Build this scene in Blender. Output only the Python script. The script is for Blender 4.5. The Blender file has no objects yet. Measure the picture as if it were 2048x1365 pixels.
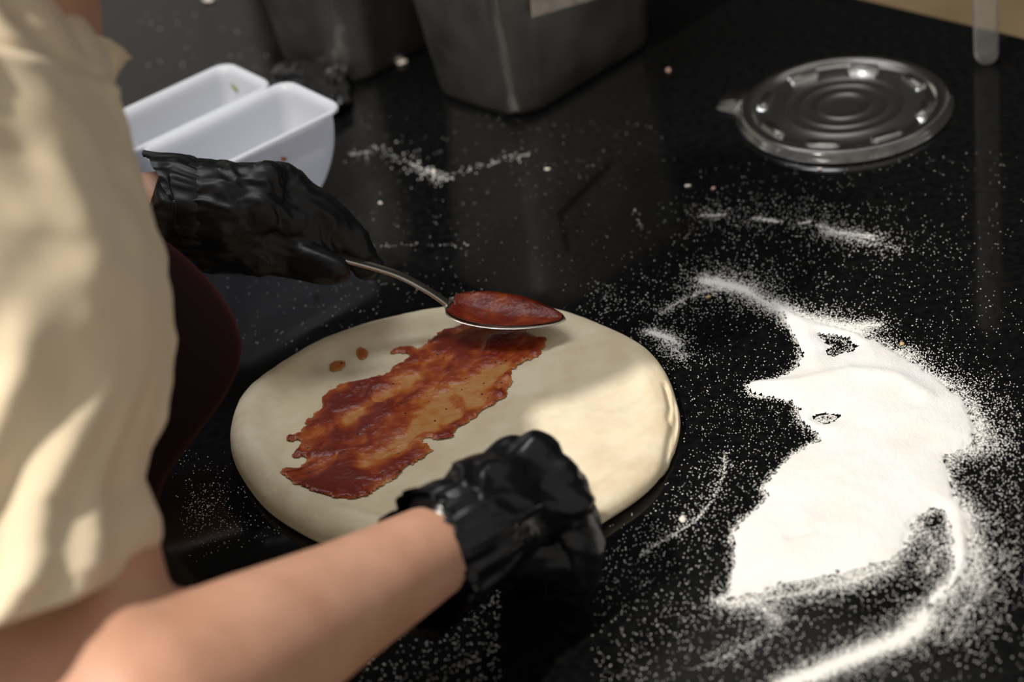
import bpy, bmesh, math
import numpy as np
from mathutils import Vector, Matrix
rng = np.random.default_rng(7)
scn = bpy.context.scene
COL = scn.collection

# ------------------------------------------------------------------ camera
F = 2048*70/36
DEP, ROLL = math.radians(33.5), math.radians(10)
CAM = np.array([0, -1.0, .72])
fw = np.array([0, math.cos(DEP), -math.sin(DEP)])
up0 = np.array([0, math.sin(DEP), math.cos(DEP)]); rt0 = np.array([1., 0, 0])
rt = rt0*math.cos(ROLL)-up0*math.sin(ROLL); up = up0*math.cos(ROLL)+rt0*math.sin(ROLL)
cd = bpy.data.cameras.new('camera'); cam = bpy.data.objects.new('camera', cd); COL.objects.link(cam)
cd.lens = 70; cd.sensor_width = 36; cd.clip_start = .02
M = Matrix.Identity(4)
for i in range(3):
    M[i][0], M[i][1], M[i][2], M[i][3] = rt[i], up[i], -fw[i], CAM[i]
cam.matrix_world = M
cd.dof.use_dof = True; cd.dof.focus_distance = 1.22; cd.dof.aperture_fstop = 4.5
scn.camera = cam

# ------------------------------------------------------------------ light
w = bpy.data.worlds.new('world'); scn.world = w; w.use_nodes = True
w.node_tree.nodes['Background'].inputs[0].default_value = (1.0, .95, .88, 1)
w.node_tree.nodes['Background'].inputs[1].default_value = .42
ld = bpy.data.lights.new('ceiling_lamp', 'POINT'); lamp = bpy.data.objects.new('ceiling_lamp', ld); COL.objects.link(lamp)
lamp.location = (-.97, -.79, 1.887); ld.energy = 178; ld.shadow_soft_size = .03; ld.color = (1, .945, .85)
ad_ = bpy.data.lights.new('ceiling_panel', 'AREA'); panel = bpy.data.objects.new('ceiling_panel', ad_); COL.objects.link(panel)
panel.location = (-.35, .55, 1.75); ad_.shape = 'RECTANGLE'; ad_.size = 1.1; ad_.size_y = .35; ad_.energy = 12; ad_.color = (.93, .96, 1)
vs = scn.view_settings
vs.view_transform = 'Standard'; vs.look = 'None'; vs.gamma = 1; vs.exposure = 0; vs.use_curve_mapping = False

# ------------------------------------------------------------------ helpers
def ray(px, py):
    d = fw+rt*((px-1024)/F)-up*((py-682.5)/F); return d/np.linalg.norm(d)
def atz(px, py, z=0.):
    d = ray(px, py); return CAM+d*((z-CAM[2])/d[2])
def atd(px, py, dist): return CAM+ray(px, py)*dist
def atplane(px, py, p0, n):
    d = ray(px, py); return CAM+d*(np.dot(p0-CAM, n)/np.dot(d, n))
U = np.array([.64, -.768, 0]); N = np.array([.768, .64, 0]); Z = np.array([0, 0, 1.])   # along / across the counter
def un(n, u, z): return N*n+U*u+Z*z

def tag(o, label=None, cat=None, group=None, kind=None):
    if label: o['label'] = label
    if cat: o['category'] = cat
    if group: o['group'] = group
    if kind: o['kind'] = kind
    return o
def mesh_obj(name, v, f, mat, parent=None, smooth=True):
    me = bpy.data.meshes.new(name); me.from_pydata([tuple(map(float, p)) for p in v], [], f); me.update()
    return link(name, me, mat, parent, smooth)
def link(name, me, mat, parent=None, smooth=True):
    o = bpy.data.objects.new(name, me); COL.objects.link(o)
    if mat: me.materials.clear(); me.materials.append(mat)
    if smooth: me.polygons.foreach_set('use_smooth', [True]*len(me.polygons))
    if parent: o.parent = parent; o.matrix_parent_inverse = parent.matrix_basis.inverted()
    return o
def empty(name, loc=(0, 0, 0)):
    o = bpy.data.objects.new(name, None); COL.objects.link(o); o.location = tuple(map(float, loc)); o.empty_display_size = .05
    return o

def hash2(ix, iy, iz, seed):
    h = (ix*374761393+iy*668265263+iz*2147483647+seed*1274126177) & 0xFFFFFFFF
    h = ((h ^ (h >> 13))*1274126177) & 0xFFFFFFFF
    return ((h ^ (h >> 16)) & 0xFFFF)/65535.
def noise(p, seed=0):
    p = np.asarray(p, float); i = np.floor(p).astype(np.int64); f = p-i; f = f*f*(3-2*f); r = 0
    for a in (0, 1):
        for b in (0, 1):
            for c in (0, 1):
                wt = (f[:, 0] if a else 1-f[:, 0])*(f[:, 1] if b else 1-f[:, 1])*(f[:, 2] if c else 1-f[:, 2])
                r = r+wt*hash2(i[:, 0]+a, i[:, 1]+b, i[:, 2]+c, seed)
    return r*2-1
def fbm(p, seed=0, oct=3):
    p = np.asarray(p, float); r = 0; a = 1.
    for k in range(oct): r = r+a*noise(p*2**k, seed+k); a *= .5
    return r

def spheres_mesh(chains, sub=2):
    """overlapping balls along tapered chains, to be fused into one skin"""
    bm = bmesh.new(); bmesh.ops.create_icosphere(bm, subdivisions=sub, radius=1)
    sv = np.array([v.co[:] for v in bm.verts]); sf = [[v.index for v in f.verts] for f in bm.faces]; bm.free()
    V, Fc, n = [], [], 0
    for ch in chains:
        for k in range(len(ch)-1):
            p, r = np.array(ch[k][0], float), ch[k][1]; q, s = np.array(ch[k+1][0], float), ch[k+1][1]
            sc = np.array(ch[k][2]) if len(ch[k]) > 2 else np.ones(3); sd = np.array(ch[k+1][2]) if len(ch[k+1]) > 2 else np.ones(3)
            m = max(2, int(np.linalg.norm(q-p)/(.22*min(r, s)))+1)
            for t in np.linspace(0, 1, m):
                V.append(sv*((r+(s-r)*t)*(sc+(sd-sc)*t))+p+(q-p)*t); Fc += [[i+n for i in f] for f in sf]; n += len(sv)
    return np.vstack(V), Fc
def fuse(chains, voxel, smooth=6, sub=2):
    v, f = spheres_mesh(chains, sub)
    me = bpy.data.meshes.new('tmp'); me.from_pydata(v.tolist(), [], f); me.update()
    o = bpy.data.objects.new('tmp', me); COL.objects.link(o)
    m = o.modifiers.new('r', 'REMESH'); m.mode = 'VOXEL'; m.voxel_size = voxel; m.adaptivity = 0
    s = o.modifiers.new('s', 'SMOOTH'); s.factor = .5; s.iterations = smooth
    bpy.context.view_layer.update()
    dg = bpy.context.evaluated_depsgraph_get()
    out = bpy.data.meshes.new_from_object(o.evaluated_get(dg))
    bpy.data.objects.remove(o); bpy.data.meshes.remove(me)
    return out
def getv(me):
    a = np.empty(len(me.vertices)*3); me.vertices.foreach_get('co', a); return a.reshape(-1, 3)
def getn(me):
    a = np.empty(len(me.vertices)*3); me.vertex_normals.foreach_get('vector', a); return a.reshape(-1, 3)
def setv(me, v):
    me.vertices.foreach_set('co', np.asarray(v, float).ravel()); me.update()

def loft(rings, closed=True, cap0=False, cap1=False):
    n = len(rings[0]); v = np.vstack(rings); f = []
    for i in range(len(rings)-1):
        for j in range(n if closed else n-1):
            a, b = i*n+j, i*n+(j+1) % n; f.append((a, b, b+n, a+n))
    if cap0: f.append(tuple(range(n))[::-1])
    if cap1: f.append(tuple(range((len(rings)-1)*n, len(rings)*n)))
    return v, f
def rrect(a, b, r, k=6):
    """half sizes a, b with corner radius r, as 2-D points"""
    r = min(r, a*.99, b*.99); P = []
    for sx, sy, t0 in ((1, 1, 0), (-1, 1, 90), (-1, -1, 180), (1, -1, 270)):
        for i in range(k+1):
            t = math.radians(t0+90*i/k); P.append((sx*(a-r)+r*math.cos(t), sy*(b-r)+r*math.sin(t)))
    return np.array(P)
def inside(P, poly):
    x, y = P[:, 0], P[:, 1]; c = np.zeros(len(P), bool); m = len(poly)
    for i in range(m):
        x0, y0 = poly[i]; x1, y1 = poly[(i+1) % m]
        if y0 == y1: continue
        c ^= ((y0 > y) != (y1 > y)) & (x < (x1-x0)*(y-y0)/(y1-y0)+x0)
    return c
def segdist(P, poly, closed=True):
    best = np.full(len(P), 1e9); which = np.zeros(len(P), int); m = len(poly)
    for i in range(m if closed else m-1):
        a, b = np.array(poly[i]), np.array(poly[(i+1) % m]); d = b-a; L = d@d+1e-12
        t = np.clip(((P-a)@d)/L, 0, 1); D = np.hypot(*(P-a-t[:, None]*d).T)
        k = D < best; best[k] = D[k]; which[k] = i
    return best, which
def smoothpoly(p, it=2):
    p = np.array(p, float)
    for _ in range(it):
        q = np.roll(p, -1, 0); p = np.stack([.75*p+.25*q, .25*p+.75*q], 1).reshape(-1, 2)
    return p
def px2xy(pts, z=0.): return np.array([atz(x, y, z)[:2] for x, y in pts])

# ------------------------------------------------------------------ materials
def mat(name, col, rough=.5, metal=0, spec=.5, **kw):
    m = bpy.data.materials.new(name); m.use_nodes = True
    b = m.node_tree.nodes['Principled BSDF']
    b.inputs['Base Color'].default_value = (*col, 1); b.inputs['Roughness'].default_value = rough
    b.inputs['Metallic'].default_value = metal; b.inputs['Specular IOR Level'].default_value = spec
    for k, v in kw.items(): b.inputs[k.replace('_', ' ')].default_value = v
    return m
def nd(m, t, **kw):
    n = m.node_tree.nodes.new(t)
    for k, v in kw.items():
        if k in n.inputs: n.inputs[k].default_value = v
        else: setattr(n, k, v)
    return n
def ln(m, a, b): m.node_tree.links.new(a, b)
def bsdf(m): return m.node_tree.nodes['Principled BSDF']
def noisecol(m, c1, c2, scale=20, detail=4, lo=.35, hi=.65, stretch=None, inp='Base Color'):
    tc = nd(m, 'ShaderNodeTexCoord'); mp = nd(m, 'ShaderNodeMapping'); ln(m, tc.outputs['Object'], mp.inputs[0])
    if stretch: mp.inputs['Scale'].default_value = stretch
    n = nd(m, 'ShaderNodeTexNoise', Scale=scale, Detail=detail); ln(m, mp.outputs[0], n.inputs['Vector'])
    r = nd(m, 'ShaderNodeValToRGB'); r.color_ramp.elements[0].position = lo; r.color_ramp.elements[1].position = hi
    r.color_ramp.elements[0].color = (*c1, 1); r.color_ramp.elements[1].color = (*c2, 1)
    ln(m, n.outputs['Fac'], r.inputs[0]); ln(m, r.outputs[0], bsdf(m).inputs[inp]); return n
def bump(m, scale, dist, strength=1, detail=3, stretch=None):
    tc = nd(m, 'ShaderNodeTexCoord'); mp = nd(m, 'ShaderNodeMapping'); ln(m, tc.outputs['Object'], mp.inputs[0])
    if stretch: mp.inputs['Scale'].default_value = stretch
    n = nd(m, 'ShaderNodeTexNoise', Scale=scale, Detail=detail); ln(m, mp.outputs[0], n.inputs['Vector'])
    b = nd(m, 'ShaderNodeBump', Strength=strength, Distance=dist); ln(m, n.outputs['Fac'], b.inputs['Height'])
    ln(m, b.outputs[0], bsdf(m).inputs['Normal'])

STONE = mat('polished_black_stone', (.004, .004, .0042), .07, spec=.36)
noisecol(STONE, (.0025, .0025, .003), (.006, .006, .006), 180, 2)
noisecol(STONE, (.05,)*3, (.12,)*3, 14, 4, inp='Roughness')
DOUGH = mat('raw_dough', (.74, .66, .50), .75, spec=.25, Subsurface_Weight=.12, Subsurface_Scale=.004)
DOUGH.node_tree.nodes['Principled BSDF'].inputs['Subsurface Radius'].default_value = (1, .7, .4)
noisecol(DOUGH, (.70, .58, .39), (.80, .70, .52), 45, 5); bump(DOUGH, 260, .0006, .5)
FLOUR = mat('white_flour', (.86, .85, .83), .95, spec=.1); bump(FLOUR, 900, .0008, .6)
noisecol(FLOUR, (.86, .83, .78), (.88, .87, .86), 28, 3)
GRAIN = mat('flour_grain', (.84, .82, .78), .95, spec=.1)
SKIN = mat('skin', (.60, .33, .22), .5, spec=.35, Subsurface_Weight=.15, Subsurface_Scale=.006)
noisecol(SKIN, (.55, .29, .19), (.64, .36, .25), 26, 4); bump(SKIN, 420, .0003, .35)
SHIRT = mat('cream_cotton', (.80, .67, .48), .9, spec=.15, Sheen_Weight=.15)
bump(SHIRT, 700, .0004, .4)
APRON = mat('maroon_cloth', (.010, .0035, .0035), .9, spec=.1, Sheen_Weight=.22, Sheen_Roughness=.4)
bsdf(APRON).inputs['Sheen Tint'].default_value = (.45, .1, .09, 1)
HAIR = mat('dark_hair', (.012, .008, .006), .45)
GLOVE = mat('black_vinyl', (.005, .005, .006), .21, spec=.34)
GLOVE2 = mat('black_vinyl_matte', (.005, .005, .006), .42, spec=.34)
STEEL = mat('brushed_steel', (.40, .39, .37), .36, 1.0)
noisecol(STEEL, (.34,)*3, (.42,)*3, 30, 3, inp='Roughness')
SPOON = mat('spoon_steel', (.55, .53, .49), .22, 1.0)
PLASTIC = mat('white_plastic', (.87, .90, .96), .35, spec=.45)
tl_ = nd(PLASTIC, 'ShaderNodeBsdfTranslucent'); tl_.inputs[0].default_value = (.84, .85, .90, 1); mxs = nd(PLASTIC, 'ShaderNodeMixShader'); mxs.inputs[0].default_value = .5
ln(PLASTIC, bsdf(PLASTIC).outputs[0], mxs.inputs[1]); ln(PLASTIC, tl_.outputs[0], mxs.inputs[2]); ln(PLASTIC, mxs.outputs[0], PLASTIC.node_tree.nodes['Material Output'].inputs['Surface'])
PAPER = mat('paper_label', (.55, .49, .43), .8); noisecol(PAPER, (.42, .37, .30), (.6, .54, .47), 90, 3)
BLACKBAG = mat('black_film', (.006, .006, .007), .18, spec=.6)
FLOOR = mat('tan_floor', (.42, .30, .17), .6); noisecol(FLOOR, (.36, .26, .14), (.46, .33, .19), 6, 4)
DARKWALL = mat('dark_wall', (.03, .028, .025), .7); bump(DARKWALL, 40, .001, .3)
CABINET = mat('cabinet_panel', (.05, .045, .04), .6); bump(CABINET, 40, .001, .3)

def clear(name, haze, tint=(1, 1, 1), hazecol=(.8, .8, .8), rough=.08):
    m = bpy.data.materials.new(name); m.use_nodes = True; nt = m.node_tree; nt.nodes.remove(nt.nodes['Principled BSDF'])
    out = nt.nodes['Material Output']
    tr = nd(m, 'ShaderNodeBsdfTransparent'); tr.inputs[0].default_value = (*tint, 1)
    gl = nd(m, 'ShaderNodeBsdfGlossy', Roughness=rough); df = nd(m, 'ShaderNodeBsdfDiffuse'); df.inputs[0].default_value = (*hazecol, 1)
    fr = nd(m, 'ShaderNodeFresnel', IOR=1.45)
    m1 = nd(m, 'ShaderNodeMixShader'); m1.inputs[0].default_value = haze
    tc = nd(m, 'ShaderNodeTexCoord'); n = nd(m, 'ShaderNodeTexNoise', Scale=60, Detail=5); ln(m, tc.outputs['Object'], n.inputs['Vector'])
    mr = nd(m, 'ShaderNodeMapRange'); mr.inputs['From Min'].default_value = .3; mr.inputs['From Max'].default_value = .7
    mr.inputs['To Min'].default_value = haze*.6; mr.inputs['To Max'].default_value = haze*1.4
    ln(m, n.outputs['Fac'], mr.inputs['Value']); ln(m, mr.outputs[0], m1.inputs[0])
    ln(m, tr.outputs[0], m1.inputs[1]); ln(m, df.outputs[0], m1.inputs[2])
    m2 = nd(m, 'ShaderNodeMixShader'); ln(m, fr.outputs[0], m2.inputs[0]); ln(m, m1.outputs[0], m2.inputs[1]); ln(m, gl.outputs[0], m2.inputs[2])
    ln(m, m2.outputs[0], out.inputs['Surface']); return m
HAZY = clear('scuffed_clear_plastic', .42, hazecol=(.7, .68, .66), rough=.2)
CLEAR = clear('clear_plastic', .11, hazecol=(.7, .68, .66), rough=.16)
FROST = clear('frosted_plastic', .20, hazecol=(.5, .48, .46), rough=.35)

# ------------------------------------------------------------------ the room
def quad_box(name, n0, n1, u0, u1, z0, z1, m, parent=None, bev=0):
    bm = bmesh.new(); v = [bm.verts.new(tuple(un(n, u, z))) for n in (n0, n1) for u in (u0, u1) for z in (z0, z1)]
    for f in ((0, 1, 3, 2), (4, 6, 7, 5), (0, 4, 5, 1), (2, 3, 7, 6), (0, 2, 6, 4), (1, 5, 7, 3)): bm.faces.new([v[i] for i in f])
    bmesh.ops.recalc_face_normals(bm, faces=bm.faces)
    if bev: bmesh.ops.bevel(bm, geom=bm.edges[:], offset=bev, segments=2, affect='EDGES', profile=.5)
    me = bpy.data.meshes.new(name); bm.to_mesh(me); bm.free(); return link(name, me, m, parent, False)
tag(quad_box('floor', -2.6, 3.0, -3, 3, -.95, -.9, FLOOR), kind='structure')
tag(quad_box('unseen_wall_back', 3.0, 3.1, -2.6, 3, -.95, 3.6, DARKWALL), kind='structure')  # unseen dark wall, added to keep the worktop reflection black
tag(quad_box('unseen_wall_left', -1.2, 3.1, -2.7, -2.6, -.95, 3.6, DARKWALL), kind='structure')  # unseen too, added to hide the bright world from the stone's reflection
BOARDM = mat('pale_board_paint', (.78, .77, .74), .5); bump(BOARDM, 30, .0005, .3)
d1 = tag(quad_box('sheen_board', .55, 1.60, -2.6, -2.575, -.9, 1.2, BOARDM), kind='structure')  # unseen pale board, added so the far left worktop reflects a grey sheen
for zz in (-.75, .2): quad_box('sheen_board_panel', .68, 1.47, -2.575, -2.565, zz, zz+.85, BOARDM, d1, .004)
quad_box('sheen_board_handle', 1.49, 1.52, -2.575, -2.53, .10, .13, STEEL, d1, .004)
EDGE0, EDGE1 = -.235, .581
ctr = empty('kitchen_counter', un(.17, 0, -.9))
tag(ctr, 'long kitchen counter with a polished black stone top dusted with flour', 'counter')
quad_box('worktop', EDGE0, EDGE1, -1.7, 1.2, -.035, 0, STONE, ctr, .003)
quad_box('base_cabinet', EDGE0+.03, EDGE1-.02, -1.68, 1.18, -.9, -.035, CABINET, ctr)

# ------------------------------------------------------------------ steel pans
def pan(name, corner, label):
    e1, e2 = -U, N
    sx, sy, h = .105, .16, .17
    c = corner+e1*sx/2+e2*sy/2
    r = empty(name, c); tag(r, label, 'steel pan', 'steel pans in a row')
    rings = []
    prof = [(-.012, .0015), (-.004, 0), (0, .002), (.002, .008)]+[(.002+.016*t, .008+(h-.008)*t) for t in np.linspace(.1, 1, 12)]
    prof += [(.022, h+.002), (.028, h+.001), (.028, h-.001), (.021, h-.001), (.016, h-.003)]
    prof = prof[:-1]+[(.0165, h)]+[(.0005+.016*t, .009+(h-.01)*t) for t in np.linspace(.98, 0, 10)]+[(-.012, .003)]
    # outer skin to rim, then the inner skin back down
    for o, z in prof:
        q = rrect(sx/2+o, sy/2+o, .026+max(o, 0)*.6, 10)
        rings.append(np.array([c+e1*x+e2*y+Z*z for x, y in q]))
    v, f = loft(rings, True, True, True)
    mesh_obj('pan_body', v, f, STEEL, r)
    return r, c
C1 = np.append(px2xy([(1046, 246)])[0], 0)
p1, pc1 = pan('steel_pan', C1, 'deep stainless steel pan with a paper label on its side, on the black counter')
C2 = np.append(px2xy([(712, 178)])[0], 0)
p2, pc2 = pan('steel_pan', C2, 'deep stainless steel pan without a label, standing behind the crumpled black plastic')
# paper label on the right-hand face of the first pan
nf = U*1.0-Z*.1; nf /= np.linalg.norm(nf); pf = C1+U*.0045+Z*.01
lq = [atplane(x, y, pf, nf)+nf*.0012 for x, y in ((1062, 34), (1190, -4), (1198, -90), (1054, -60))]
lv = lq+[p+nf*.0003 for p in lq]
mesh_obj('paper_label', lv, [(4, 5, 6, 7), (3, 2, 1, 0), (0, 1, 5, 4), (1, 2, 6, 5), (2, 3, 7, 6), (3, 0, 4, 7)], PAPER, p1, False)['label'] = 'plain greyish paper label'

# ------------------------------------------------------------------ white tubs
def tub(name, A, label, sx=.0765):
    e1 = np.array([.562, -.827, 0]); e2 = np.array([-.827, -.562, 0])
    sy, h = .134, .08
    c = A+e1*sx/2+e2*sy/2
    c = np.array([c[0], c[1], 0])
    ins = lambda t: .004+.004*t+.012*t**3          # t = 0 at the rim, 1 at the base
    inl = lambda t: .004+.002*t+.030*t**2.6        # the short ends curve in more
    prof = [('o', t) for t in np.linspace(1, .04, 14)]
    rings = []
    def ring(a, b, r, z, bot=0): rings.append(np.array([c+e1*x+e2*y+Z*z for x, y in rrect(a, b, r, 7)]))
    T = np.linspace(1, .03, 14)
    ring(sx/2-ins(1)-.012, sy/2-inl(1)-.012, .012, .0008)
    for t in T: ring(sx/2-ins(t), sy/2-inl(t), .012, .0008+(1-t)*(h-.002)+(.0 if t < 1 else 0))
    ring(sx/2-.001, sy/2-.001, .013, h-.0035); ring(sx/2, sy/2, .013, h-.002); ring(sx/2-.0006, sy/2-.0006, .013, h-.0004)
    ring(sx/2-.0018, sy/2-.0018, .012, h); ring(sx/2-.0042, sy/2-.0042, .011, h-.0006)
    for t in T[::-1]: ring(sx/2-ins(t)-.0018, sy/2-inl(t)-.0018, .0105, .0026+(1-t)*(h-.006))
    ring(sx/2-ins(1)-.014, sy/2-inl(1)-.014, .010, .0024)
    v, f = loft(rings, True, True, True)
    o = mesh_obj(name, v, f, PLASTIC); return tag(o, label, 'plastic tub', 'white plastic tubs'), c
t1, tc1 = tub('plastic_tub', atz(573, 156, .08), 'white plastic tub with a red sauce speck on its outer side, behind the gloved hand')
t2, tc2 = tub('plastic_tub', atz(453, 120, .08), 'white plastic tub with a green herb flake on its inner wall', .0685)

# ------------------------------------------------------------------ dough
DZ = .008
dpx = [(458,880),(465,840),(480,800),(520,765),(580,725),(640,690),(720,660),(800,637),(880,620),(960,608),(1040,604),(1120,620),(1180,640),(1250,668),(1300,700),(1335,745),(1350,790),(1360,830),(1355,870),(1340,910),(1310,955),(1270,990),(1220,1022),(1160,1060),(1080,1090),(980,1110),(860,1112),(740,1100),(650,1080),(590,1050),(530,1010),(490,960),(468,920)]
dxy = smoothpoly(px2xy(dpx, DZ), 2); dc = dxy.mean(0)
da = np.arctan2(*(dxy-dc)[:, ::-1].T); dr = np.hypot(*(dxy-dc).T); o_ = np.argsort(da); da, dr = da[o_], dr[o_]
def dR(a): return np.interp(a, da, dr, period=2*math.pi)
def dough_z(x, y):
    a = np.arctan2(y-dc[1], x-dc[0]); r = np.hypot(x-dc[0], y-dc[1]); R = dR(a); e = np.clip(R-r, 0, 1)
    left = .5+.5*np.cos(a-math.radians(190))
    rim = .0200+.0015*noise(np.stack([np.cos(a)*2.2, np.sin(a)*2.2, a*0], 1), 3)
    flat = .0105+.0014*fbm(np.stack([x*28, y*28, x*0], 1), 5, 2)
    inner = flat+(rim-flat)*np.exp(-((np.maximum(e-.013, 0))/(.008+.004*left))**2)*(.35+.65*left)
    h = .0055+(inner-.0055)*(1-np.clip(1-e/.016, 0, 1)**2.2)**.5
    return h
na, nr = 260, 84
aa = np.linspace(-math.pi, math.pi, na, endpoint=False)
rr_ = 1-(1-np.linspace(.004, 1, nr))**1.5
rings = []
for s in rr_:
    R = dR(aa)*s; x, y = dc[0]+R*np.cos(aa), dc[1]+R*np.sin(aa); z = dough_z(x, y)
    rings.append(np.stack([x, y, z], 1))
R = dR(aa)
# bulging side, tucked under to the counter
base = []
for k, (o, zz) in enumerate(((.0, .006), (.0004, .0045), (0, .0025), (-.003, .0004), (-.02, .0003))):
    q = np.stack([dc[0]+(R+o)*np.cos(aa), dc[1]+(R+o)*np.sin(aa), np.full(na, zz)], 1); base.append(q)
rings[-1] = base[0]
rings += base[1:]
v, f = loft(rings, True, True, True)
# small cracks where the dough edge folded, on the right-hand rim
cr = px2xy([(1330, 770), (1340, 810), (1336, 838), (1346, 842), (1338, 870), (1330, 915), (1318, 945)], .012)
for cc, wd, dep in ((cr, .0016, .0035), (px2xy([(1348, 800), (1352, 850), (1344, 895)], .009), .0012, .002)):
    D, _ = segdist(v[:, :2], cc, False); k = v[:, 2] > .003
    v[k, 2] -= dep*np.exp(-(D[k]/wd)**2)
v[:, 2] = np.where(v[:, 2] > .004, v[:, 2]+.0003*fbm(v*180, 9, 2), v[:, 2])
dough = tag(mesh_obj('pizza_dough', v, f, DOUGH), 'round flat disc of raw pizza dough with a raised rim on the black counter', 'dough')

# ------------------------------------------------------------------ tomato sauce
SAUCE = mat('tomato_sauce', (.3, .04, .01), .33, spec=.36, Subsurface_Weight=.1, Subsurface_Scale=.003)
at = nd(SAUCE, 'ShaderNodeAttribute', attribute_name='thick')
tc = nd(SAUCE, 'ShaderNodeTexCoord'); n1 = nd(SAUCE, 'ShaderNodeTexNoise', Scale=170, Detail=5); ln(SAUCE, tc.outputs['Object'], n1.inputs['Vector'])
ma = nd(SAUCE, 'ShaderNodeMath', operation='MULTIPLY_ADD'); ln(SAUCE, n1.outputs['Fac'], ma.inputs[0]); ma.inputs[1].default_value = .5
ad = nd(SAUCE, 'ShaderNodeMath', operation='ADD'); ad.inputs[1].default_value = -.25; ln(SAUCE, at.outputs['Fac'], ad.inputs[0]); ln(SAUCE, ad.outputs[0], ma.inputs[2])
cr_ = nd(SAUCE, 'ShaderNodeValToRGB'); el = cr_.color_ramp.elements
el[0].position = 0; el[0].color = (.52, .25, .08, 1); el[1].position = 1; el[1].color = (.15, .014, .006, 1)
for p, c in ((.2, (.46, .13, .022, 1)), (.45, (.33, .055, .009, 1)), (.7, (.20, .020, .006, 1))):
    e = el.new(p); e.color = c
ln(SAUCE, ma.outputs[0], cr_.inputs[0])
vo = nd(SAUCE, 'ShaderNodeTexVoronoi', Scale=130); ln(SAUCE, tc.outputs['Object'], vo.inputs['Vector'])
lt = nd(SAUCE, 'ShaderNodeMath', operation='LESS_THAN'); ln(SAUCE, vo.outputs['Distance'], lt.inputs[0]); lt.inputs[1].default_value = .10
mx = nd(SAUCE, 'ShaderNodeMix', data_type='RGBA'); ln(SAUCE, lt.outputs[0], mx.inputs[0]); ln(SAUCE, cr_.outputs[0], mx.inputs[6]); mx.inputs[7].default_value = (.035, .012, .006, 1)
ln(SAUCE, mx.outputs[2], bsdf(SAUCE).inputs['Base Color']); bump(SAUCE, 420, .0008, .6, 4)

def zp(pts): return [(440+x/2.133, 580+y/2.133) for x, y in pts]
spx = zp([(1000,140),(930,165),(890,200),(855,238),(805,220),(745,235),(712,265),(760,256),(805,265),(790,290),(740,310),(705,345),(640,355),(575,372),(520,380),(440,415),(415,445),(440,470),(400,500),(360,540),(350,570),(320,600),(276,615),(290,642),(330,628),(350,645),(298,690),(310,712),(350,692),(372,720),(310,755),(262,780),(258,812),(300,840),(370,860),(410,880),(500,892),(560,888),(640,855),(680,825),(740,790),(780,745),(830,712),(885,690),(908,655),(885,640),(850,640),(880,612),(940,622),(985,605),(1010,580),(1040,545),(1090,520),(1130,490),(1180,465),(1220,430),(1240,390),(1245,350),(1260,320),(1290,300),(1330,285),(1375,255),(1397,215),(1390,192),(1340,195),(1300,150),(1150,120),(1060,120)])
sxy = smoothpoly(px2xy(spx, .014), 1)
blob = lambda P, x, y, rx, ry, ang: (lambda d: np.exp(-((d[:, 0]*math.cos(ang)+d[:, 1]*math.sin(ang))/rx)**2-((-d[:, 0]*math.sin(ang)+d[:, 1]*math.cos(ang))/ry)**2))(P-px2xy(zp([(x, y)]), .014)[0])
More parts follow.
